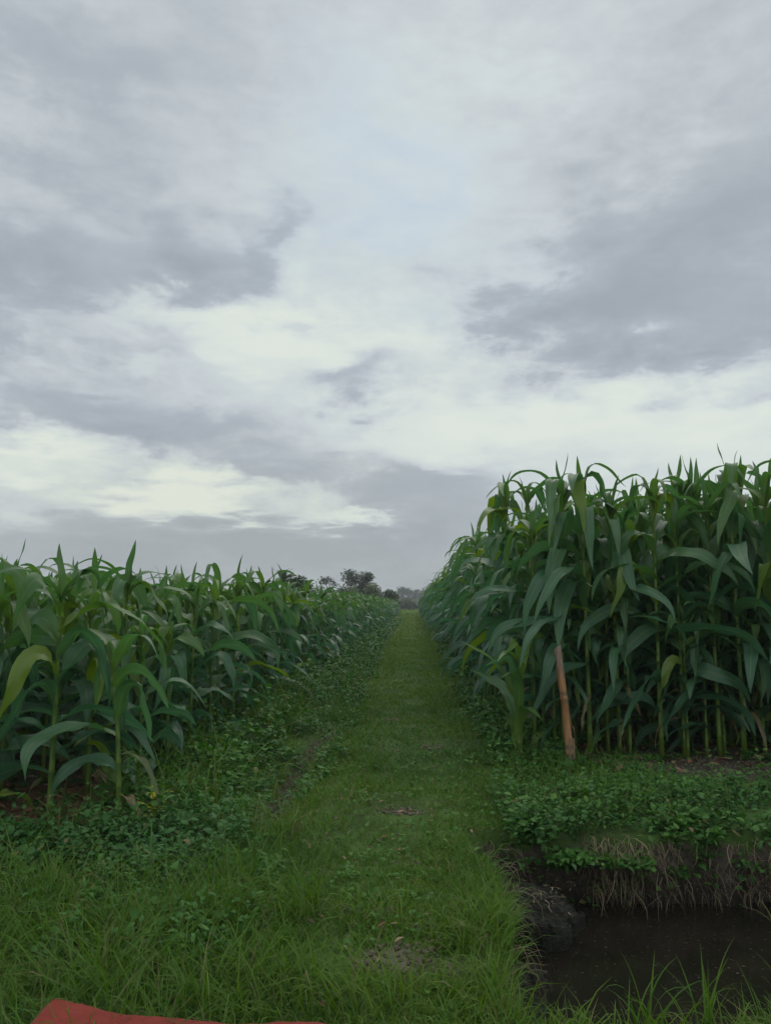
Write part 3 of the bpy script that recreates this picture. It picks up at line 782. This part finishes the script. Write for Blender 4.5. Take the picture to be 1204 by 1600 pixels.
#wv = t.math('ADD', t.math('SINE', t.math('MULTIPLY', t.n('ShaderNodeSeparateXYZ').outputs[0], 1.0)), n2)
c = t.ramp(n1, [(.3, (0.165, 0.026, 0.017)), (.7, (0.24, 0.038, 0.026))])
p = principled(t, out, c, .95, .1, n2, .9, .006)
p.inputs['Sheen Weight'].default_value = .05
nu, nv = 90, 40
U, W_ = np.meshgrid(np.linspace(0, 1, nu), np.linspace(0, 1, nv))
x = -.84 + .74 * U + .0 * W_
yb = 1.845 - .07 * U + .012 * np.sin(U * 7 + 1) + .01 * np.sin(U * 17)
y = yb - .48 * W_
rim = smooth01(np.minimum(W_, .12) / .12) * smooth01(np.minimum(U, .05) / .05) * smooth01((1 - U) / .04)
zz = .112 * rim ** .6 + .007 * rim * np.exp(-((U - .045) / .035) ** 2) + rim * (.007 * (vnoise(U * 6, W_ * 7, 91) - .5) + .003 * (vnoise(U * 45, W_ * 20, 92) - .5) + .003 * np.sin(U * 11 + W_ * 3))
zz = np.where(rim < .02, -.02, zz)
gz = hgt(x, y); gz = gz * (1 - smooth01(rim * 3))
Vt = np.stack([x, y, gz + zz + .004], -1).reshape(-1, 3); Vb = np.stack([x, y, gz - .015], -1).reshape(-1, 3)
idx = np.arange(nu * nv).reshape(nv, nu)
Ft = np.stack([idx[:-1, :-1], idx[1:, :-1], idx[1:, 1:], idx[:-1, 1:]], -1).reshape(-1, 4)
Fb = Ft[:, ::-1] + nu * nv
ring = np.concatenate([idx[0, :-1], idx[:-1, -1], idx[-1, :0:-1], idx[:0:-1, 0]]); rn = np.roll(ring, -1)
Fs = np.stack([ring, rn, rn + nu * nv, ring + nu * nv], -1)
o = link('red_cloth', to_mesh('red_cloth', np.concatenate([Vt, Vb]), np.concatenate([Ft, Fb, Fs]), None, CLOTH))
tag(o, 'folded red cloth with a peaked corner, lying in the grass at the bottom', 'cloth')

# ------------------------------------------------------------------ trees
def crown_leaves(centres, radii, n_each, size, seed, tone=(.3, .9)):
    r = np.random.default_rng(seed); a = Acc()
    for (cx, cy, cz), rad, n in zip(centres, radii, n_each):
        n = int(n * 2.2); d = r.normal(0, 1, (n, 3)); d /= np.linalg.norm(d, axis=1)[:, None]
        P = np.array([cx, cy, cz]) + d * rad * (r.random((n, 1)) ** .45) * np.array([1, 1, .8])
        Ls = r.uniform(size * .7, size * 1.6, n)
        a.add(ribbons(P, r.uniform(0, 6.28, n), Ls, Ls * .5, np.radians(r.uniform(-30, 60, n)), np.radians(r.uniform(-70, 20, n)), 2, 1, 1, 0, r.normal(0, .8, n), 0, 0, None, r.uniform(*tone, n), 'leaf'))
    return a
def tree(name, label, x, y, H, W, seed, clumps=14, leaf=.22, n=110, group=None, tone=(.3, .9), gap=.35, base=.35, trunk=.09):
    r = np.random.default_rng(seed)
    root = empty(name, (x, y, 0))
    tops = []
    for k in range(clumps):
        an = r.uniform(0, 6.28); q = r.random() ** .5
        f = r.random()
        rad = W / 2 * (1 - gap) * q * math.sin(PI * (.25 + .6 * f)) ** .5
        tops.append((math.cos(an) * rad * 1.25, math.sin(an) * rad, H * (base + (.96 - base) * f)))
    radii = [r.uniform(.14, .26) * W * (.8 if tp_[2] > .75 * H else 1) for tp_ in tops]
    t_ = Acc()
    zs = np.linspace(-.1, H * .72, 7)
    t_.add(tube(np.stack([np.sin(zs * 1.1 + seed) * .04 * H / 3, np.cos(zs * .9) * .03 * H / 3, zs], -1), np.linspace(trunk, trunk * .3, 7), 7, .5))
    for tp_ in tops:
        s0 = np.array([0, 0, min(tp_[2] * .6, H * .6)]); s = np.linspace(0, 1, 5)[:, None]
        pth = s0 * (1 - s) + np.array(tp_) * s; pth[:, 2] += np.sin(s[:, 0] * PI) * .05 * H
        t_.add(tube(pth, np.linspace(trunk * .4, trunk * .08, 5), 5, .5))
    t_.obj('trunk', BARK, root)
    crown_leaves(tops, radii, [max(20, int(n * (q / (W * .2)) ** 2)) for q in radii], leaf, seed + 5, tone).obj('crown', TREE, root)
    tag(root, label, 'tree' if 'bush' not in name else 'bush', group)
    return root
tree('broadleaf_tree', 'wide dark bushy tree rising over the left field beside the path end', -5.0, 72, 4.0, 4.2, 41, 15, .26, 120, None, (.4, 1.0), .3)
tree('broadleaf_tree', 'thin sparse tree just left of the wide dark bushy tree', -8.0, 74, 3.5, 3.0, 42, 9, .24, 50, None, (.4, 1.0), .2)
tree('round_bush', 'pale green rounded bush at the end of the left corn rows', -3.9, 62, 2.3, 3.6, 43, 16, .2, 150, None, (-.3, .3), .4, .15, .05)
tree('round_bush', 'darker leafy bush beside the left path edge at its far end', -2.0, 60, 2.0, 1.9, 44, 10, .2, 110, None, (.2, .7), .4, .15, .05)
tree('broadleaf_tree', 'dark leafy tree beside the big-leaved banana plant over the left field', -5.7, 40, 2.35, 2.2, 45, 10, .2, 110, None, (.4, 1.0), .35)
# banana plant with big torn fronds
root = empty('banana_plant', (-6.75, 40, 0))
zs = np.linspace(-.05, 2.1, 6)
Acc().add(tube(np.stack([zs * 0, zs * 0, zs], -1), np.linspace(.13, .07, 6), 8, .6)).obj('trunk', BARK, root)
a = Acc(); m = 10
a.add(ribbons(np.repeat([[0, 0, 2.0]], m, 0), np.linspace(0, 6.28, m, False) + R.normal(0, .2, m), R.uniform(.9, 1.35, m), R.uniform(.26, .36, m), np.radians(R.uniform(62, 88, m)), np.radians(R.uniform(-50, 60, m)),
              9, 4, 1.3, .35, R.normal(0, .4, m), R.normal(0, .3, m), .03, None, R.uniform(.6, 1, m), 'leaf'))
a.obj('frond', TREE, root)
tag(root, 'dark banana plant with broad drooping fronds sticking up over the left field', 'banana plant')
# far tree line and its low bushes
rt = np.random.default_rng(77)
FAR = [(-9, 250, 4.8, 9, 'rounded'), (-1.5, 240, 5.4, 8, 'taller lumpy'), (4.0, 245, 5.2, 8, 'broad'), (9, 250, 4.4, 7, 'low'), (12.5, 255, 5.4, 2.6, 'narrow upright'), (17.5, 255, 4.9, 2.6, 'slender'), (-17, 260, 6.5, 8, 'wide'), (23, 250, 6.5, 6, 'dense'), (30, 250, 6.3, 7, 'spreading')]
for k, (x, y, H, W, ad) in enumerate(FAR):
    tree('distant_tree', '%s hazy tree in the far tree line, %s' % (ad, ('seen past the end of the path' if -6 < x < 20 else 'standing to the side of the path end')), x, y, H, W, 500 + k, 15, .7, 90, 'trees in the far tree line', (.5, 1.0), .3, .12, .2)
for k, (x, y, H, W, lb) in enumerate(((-5.5, 112, 1.9, 4.5, 'low green bush beyond the path end, behind the left corn'), (-1.2, 118, 1.5, 4.5, 'low green bush straight beyond the end of the grass path'), (2.8, 114, 1.7, 4.2, 'low green bush just right of the path end'), (6.5, 116, 1.9, 4.5, 'low green bush beyond the path end, behind the right corn'))):
    tree('round_bush', lb, x, y, H, W, 600 + k, 16, .3, 110, 'low bushes beyond the path end', (.2, .8), .2, .1, .05)
hedge = Acc()
n = 150
cs = [(rt.uniform(-70, 80), rt.uniform(195, 225), rt.uniform(.3, 1.5)) for _ in range(n)]
tag(crown_leaves(cs, rt.uniform(1.4, 2.8, n), [70] * n, .6, 91, (.3, .95)).obj('scrub', TREE), 'low dark scrub running along the far edge of the fields', 'scrub', kind='stuff')

# ------------------------------------------------------------------ haze
HAZE = bpy.data.materials.new('haze'); HAZE.use_nodes = True
HAZE.node_tree.nodes.clear()
ho = HAZE.node_tree.nodes.new('ShaderNodeOutputMaterial'); hv = HAZE.node_tree.nodes.new('ShaderNodeVolumePrincipled')
hv.inputs['Color'].default_value = (.86, .90, .93, 1); hv.inputs['Density'].default_value = .0013
HAZE.node_tree.links.new(hv.outputs[0], ho.inputs['Volume'])
x0, x1, y0, y1, z0, z1 = -540, 540, -140, 640, -1.6, 9.5
V = [(x, y, z) for z in (z0, z1) for (x, y) in ((x0, y0), (x1, y0), (x1, y1), (x0, y1))]
F = [(3, 2, 1, 0), (4, 5, 6, 7), (0, 1, 5, 4), (1, 2, 6, 5), (2, 3, 7, 6), (3, 0, 4, 7)]
hz = link('haze', to_mesh('haze', V, F, None, HAZE, False))
tag(hz, 'thin grey evening haze over the fields', 'haze', kind='stuff')

# ------------------------------------------------------------------ world: dusk sky with broken cloud
SUN_EL, SUN_AZ = math.radians(52), math.radians(18)     # azimuth clockwise from +Y
w = bpy.data.worlds.new('World'); scene.world = w; w.use_nodes = True
w.node_tree.nodes.clear(); t = NT(w.node_tree)
wo = t.n('ShaderNodeOutputWorld'); bg = t.n('ShaderNodeBackground'); t.t.links.new(bg.outputs[0], wo.inputs[0])
sky = t.n('ShaderNodeTexSky', sky_type='NISHITA', sun_disc=False, sun_elevation=SUN_EL, sun_rotation=SUN_AZ)
sky.air_density = 1.0; sky.dust_density = 1.0; sky.ozone_density = 1.5
gen = t.n('ShaderNodeTexCoord').outputs['Generated']
sx = t.n('ShaderNodeSeparateXYZ'); t.t.links.new(gen, sx.inputs[0])
az = t.math('MULTIPLY', t.math('ARCTAN2', sx.outputs[0], sx.outputs[1]), 180 / PI)
el = t.math('MULTIPLY', t.math('ARCSINE', sx.outputs[2]), 180 / PI)
elp = t.math('MAXIMUM', el, 0.0)
den = t.math('ADD', t.math('MAXIMUM', sx.outputs[2], 0.0), .10)
pc = t.n('ShaderNodeCombineXYZ')
t.put(pc.inputs[0], t.math('DIVIDE', sx.outputs[0], den)); t.put(pc.inputs[1], t.math('DIVIDE', sx.outputs[1], den))
plane = pc.outputs[0]
mpd = t.n('ShaderNodeMapping'); mpd.inputs['Scale'].default_value = (1, 1, 2.3); t.t.links.new(gen, mpd.inputs[0])
dirv = mpd.outputs[0]
nA = t.noise(dirv, 2.6, 7.0, .55, .25); nB = t.noise(dirv, 8.0, 7.0, .60, .2); nW = t.noise(dirv, 4.5, 5.0, .55)
nC = t.noise(dirv, 11.0, 7.0, .6, .3)
nW2 = t.noise(plane, 2.3, 5.0, .55, .3)
# clouds drift off any regular shape
azw = t.math('ADD', t.math('ADD', az, t.math('MULTIPLY', t.math('SUBTRACT', nW, .5), 18.0)), t.math('MULTIPLY', t.math('SUBTRACT', nB, .5), 14.0))
elw = t.math('ADD', t.math('ADD', elp, t.math('MULTIPLY', t.math('SUBTRACT', nC, .5), t.rng(elp, 2, 25, 2.0, 9.0, False))), t.math('MULTIPLY', t.math('SUBTRACT', nW2, .5), t.rng(elp, 2, 30, 4.0, 12.0, False)))
def blob(a0, e0, sa, se, amp):
    da = t.math('DIVIDE', t.math('SUBTRACT', azw, a0), sa); de = t.math('DIVIDE', t.math('SUBTRACT', elw, e0), se)
    q = t.math('ADD', t.math('MULTIPLY', da, da), t.math('MULTIPLY', de, de))
    return t.math('MULTIPLY', t.math('EXPONENT', t.math('MULTIPLY', q, -1.0)), amp)
BLOBS = [(15.5, 21.0, 8, 4.2, .58), (23.5, 26.0, 6.5, 4.0, .46), (8.5, 21.0, 4.5, 2.0, .30), (23, 18.2, 6, 2.4, .36), (-16.5, 24.2, 5, 2.6, .44), (-9.5, 25.5, 2.4, 3.0, .38), (-29, 22.5, 6, 3.4, .55),
         (-21, 13.0, 10, 1.8, .55), (-12, 10.2, 7, 1.3, .38), (2.5, 9.6, 7, 1.8, .42), (1.5, 6.2, 9, 2.4, .46), (-14, 4.6, 9, 1.6, .34), (0, 2.0, 60, 4.0, .60), (-3, 16, 3.6, 1.8, .34), (-25, 30, 7, 4, .18), (-27, 35.5, 8, 3, .28), (-10, 38, 12, 4, .12), (26, 35, 10, 5, .16), (-24, 17.0, 9, 2.0, .30), (26, 14.2, 4, .9, .30),
         (-18, 7.4, 5.5, 1.1, -.68), (-4.5, 6.3, 4.2, .8, -.62), (-29, 9.8, 5, .9, -.45), (14, 13.2, 15, 2.4, -.42), (-5, 18.8, 8, 1.5, -.26), (-14, 19.3, 8, 1.5, -.30), (-2, 31, 8, 8, -.20), (4, 35, 6, 5, -.12)]
tot = t.math('ADD', .32, t.rng(elp, 17, 30, 0.0, .13))
for b_ in BLOBS: tot = t.math('ADD', tot, blob(*b_))
tot = t.math('ADD', tot, t.math('MULTIPLY', t.math('SUBTRACT', nA, .5), .40))
tot = t.math('ADD', tot, t.math('MULTIPLY', t.math('SUBTRACT', nB, .5), t.rng(elp, 18, 34, .55, .34)))
shp = t.math('ADD', tot, t.math('MULTIPLY', t.math('SUBTRACT', nC, .5), .55))
tot = t.math('ADD', tot, t.math('MULTIPLY', t.math('SUBTRACT', t.rng(shp, .44, .76), .5), t.rng(elp, 22, 36, .26, .10)))
tot = t.math('ADD', tot, t.math('MULTIPLY', t.math('SUBTRACT', nC, .5), t.rng(elp, 18, 36, .56, .24)))
tot = t.math('ADD', tot, t.math('MULTIPLY', t.math('SUBTRACT', t.noise(dirv, 26.0, 6.0, .6, .2), .5), .26))
cloud = t.ramp(t.rng(tot, -.15, 1.15, 0, 1, False), [(0.0, (7.6, 8.1, 7.4)), (.20, (6.9, 7.55, 7.15)), (.40, (5.75, 6.25, 6.5)), (.65, (4.4, 4.85, 5.25)), (1.0, (3.5, 3.9, 4.3))])
clear = t.math('MULTIPLY', blob(-1, 31, 8, 7, .8), t.rng(nB, .35, .6, 1.0, .5))
cloud = t.mix(blob(-16, 7, 18, 4, .6), cloud, t.mix(1.0, cloud, (1.03, 1.0, .90), 'MULTIPLY'))
bluec = t.mix(.25, (5.3, 6.5, 7.5), sky.outputs[0])
col = t.mix(clear, cloud, bluec)
# a little of the clear sky's own light everywhere
col = t.mix(.06, col, sky.outputs[0])
# added sky brightness overhead and behind the viewer, unseen, to lift the ground light
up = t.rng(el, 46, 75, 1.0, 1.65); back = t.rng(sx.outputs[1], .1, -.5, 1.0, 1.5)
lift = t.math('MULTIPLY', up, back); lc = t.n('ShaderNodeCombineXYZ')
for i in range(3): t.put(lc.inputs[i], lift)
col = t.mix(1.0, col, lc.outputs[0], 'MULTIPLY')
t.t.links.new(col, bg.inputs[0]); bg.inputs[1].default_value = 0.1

sun = bpy.data.lights.new('sun', 'SUN'); sun.energy = 1.2; sun.angle = math.radians(45); sun.color = (1, .95, .88)
so = bpy.data.objects.new('sun', sun); COL.objects.link(so)
so.rotation_euler = (math.radians(90) - SUN_EL, 0, PI - SUN_AZ)

# ------------------------------------------------------------------ camera and render settings
cam = bpy.data.cameras.new('camera'); co = bpy.data.objects.new('camera', cam); COL.objects.link(co)
co.location = (0, 0, 1.0)
co.rotation_euler = (math.radians(90 + 6.8), 0, math.radians(2.05))
cam.sensor_fit = 'VERTICAL'; cam.sensor_height = 36; cam.lens = 27; cam.clip_start = .02; cam.clip_end = 3000
scene.camera = co
vs = scene.view_settings
vs.view_transform = 'Standard'; vs.look = 'None'; vs.exposure = 0; vs.gamma = 1; vs.use_curve_mapping = False
cy = scene.cycles
cy.max_bounces = 8; cy.diffuse_bounces = 5; cy.glossy_bounces = 2; cy.transmission_bounces = 3; cy.volume_bounces = 0; cy.transparent_max_bounces = 4
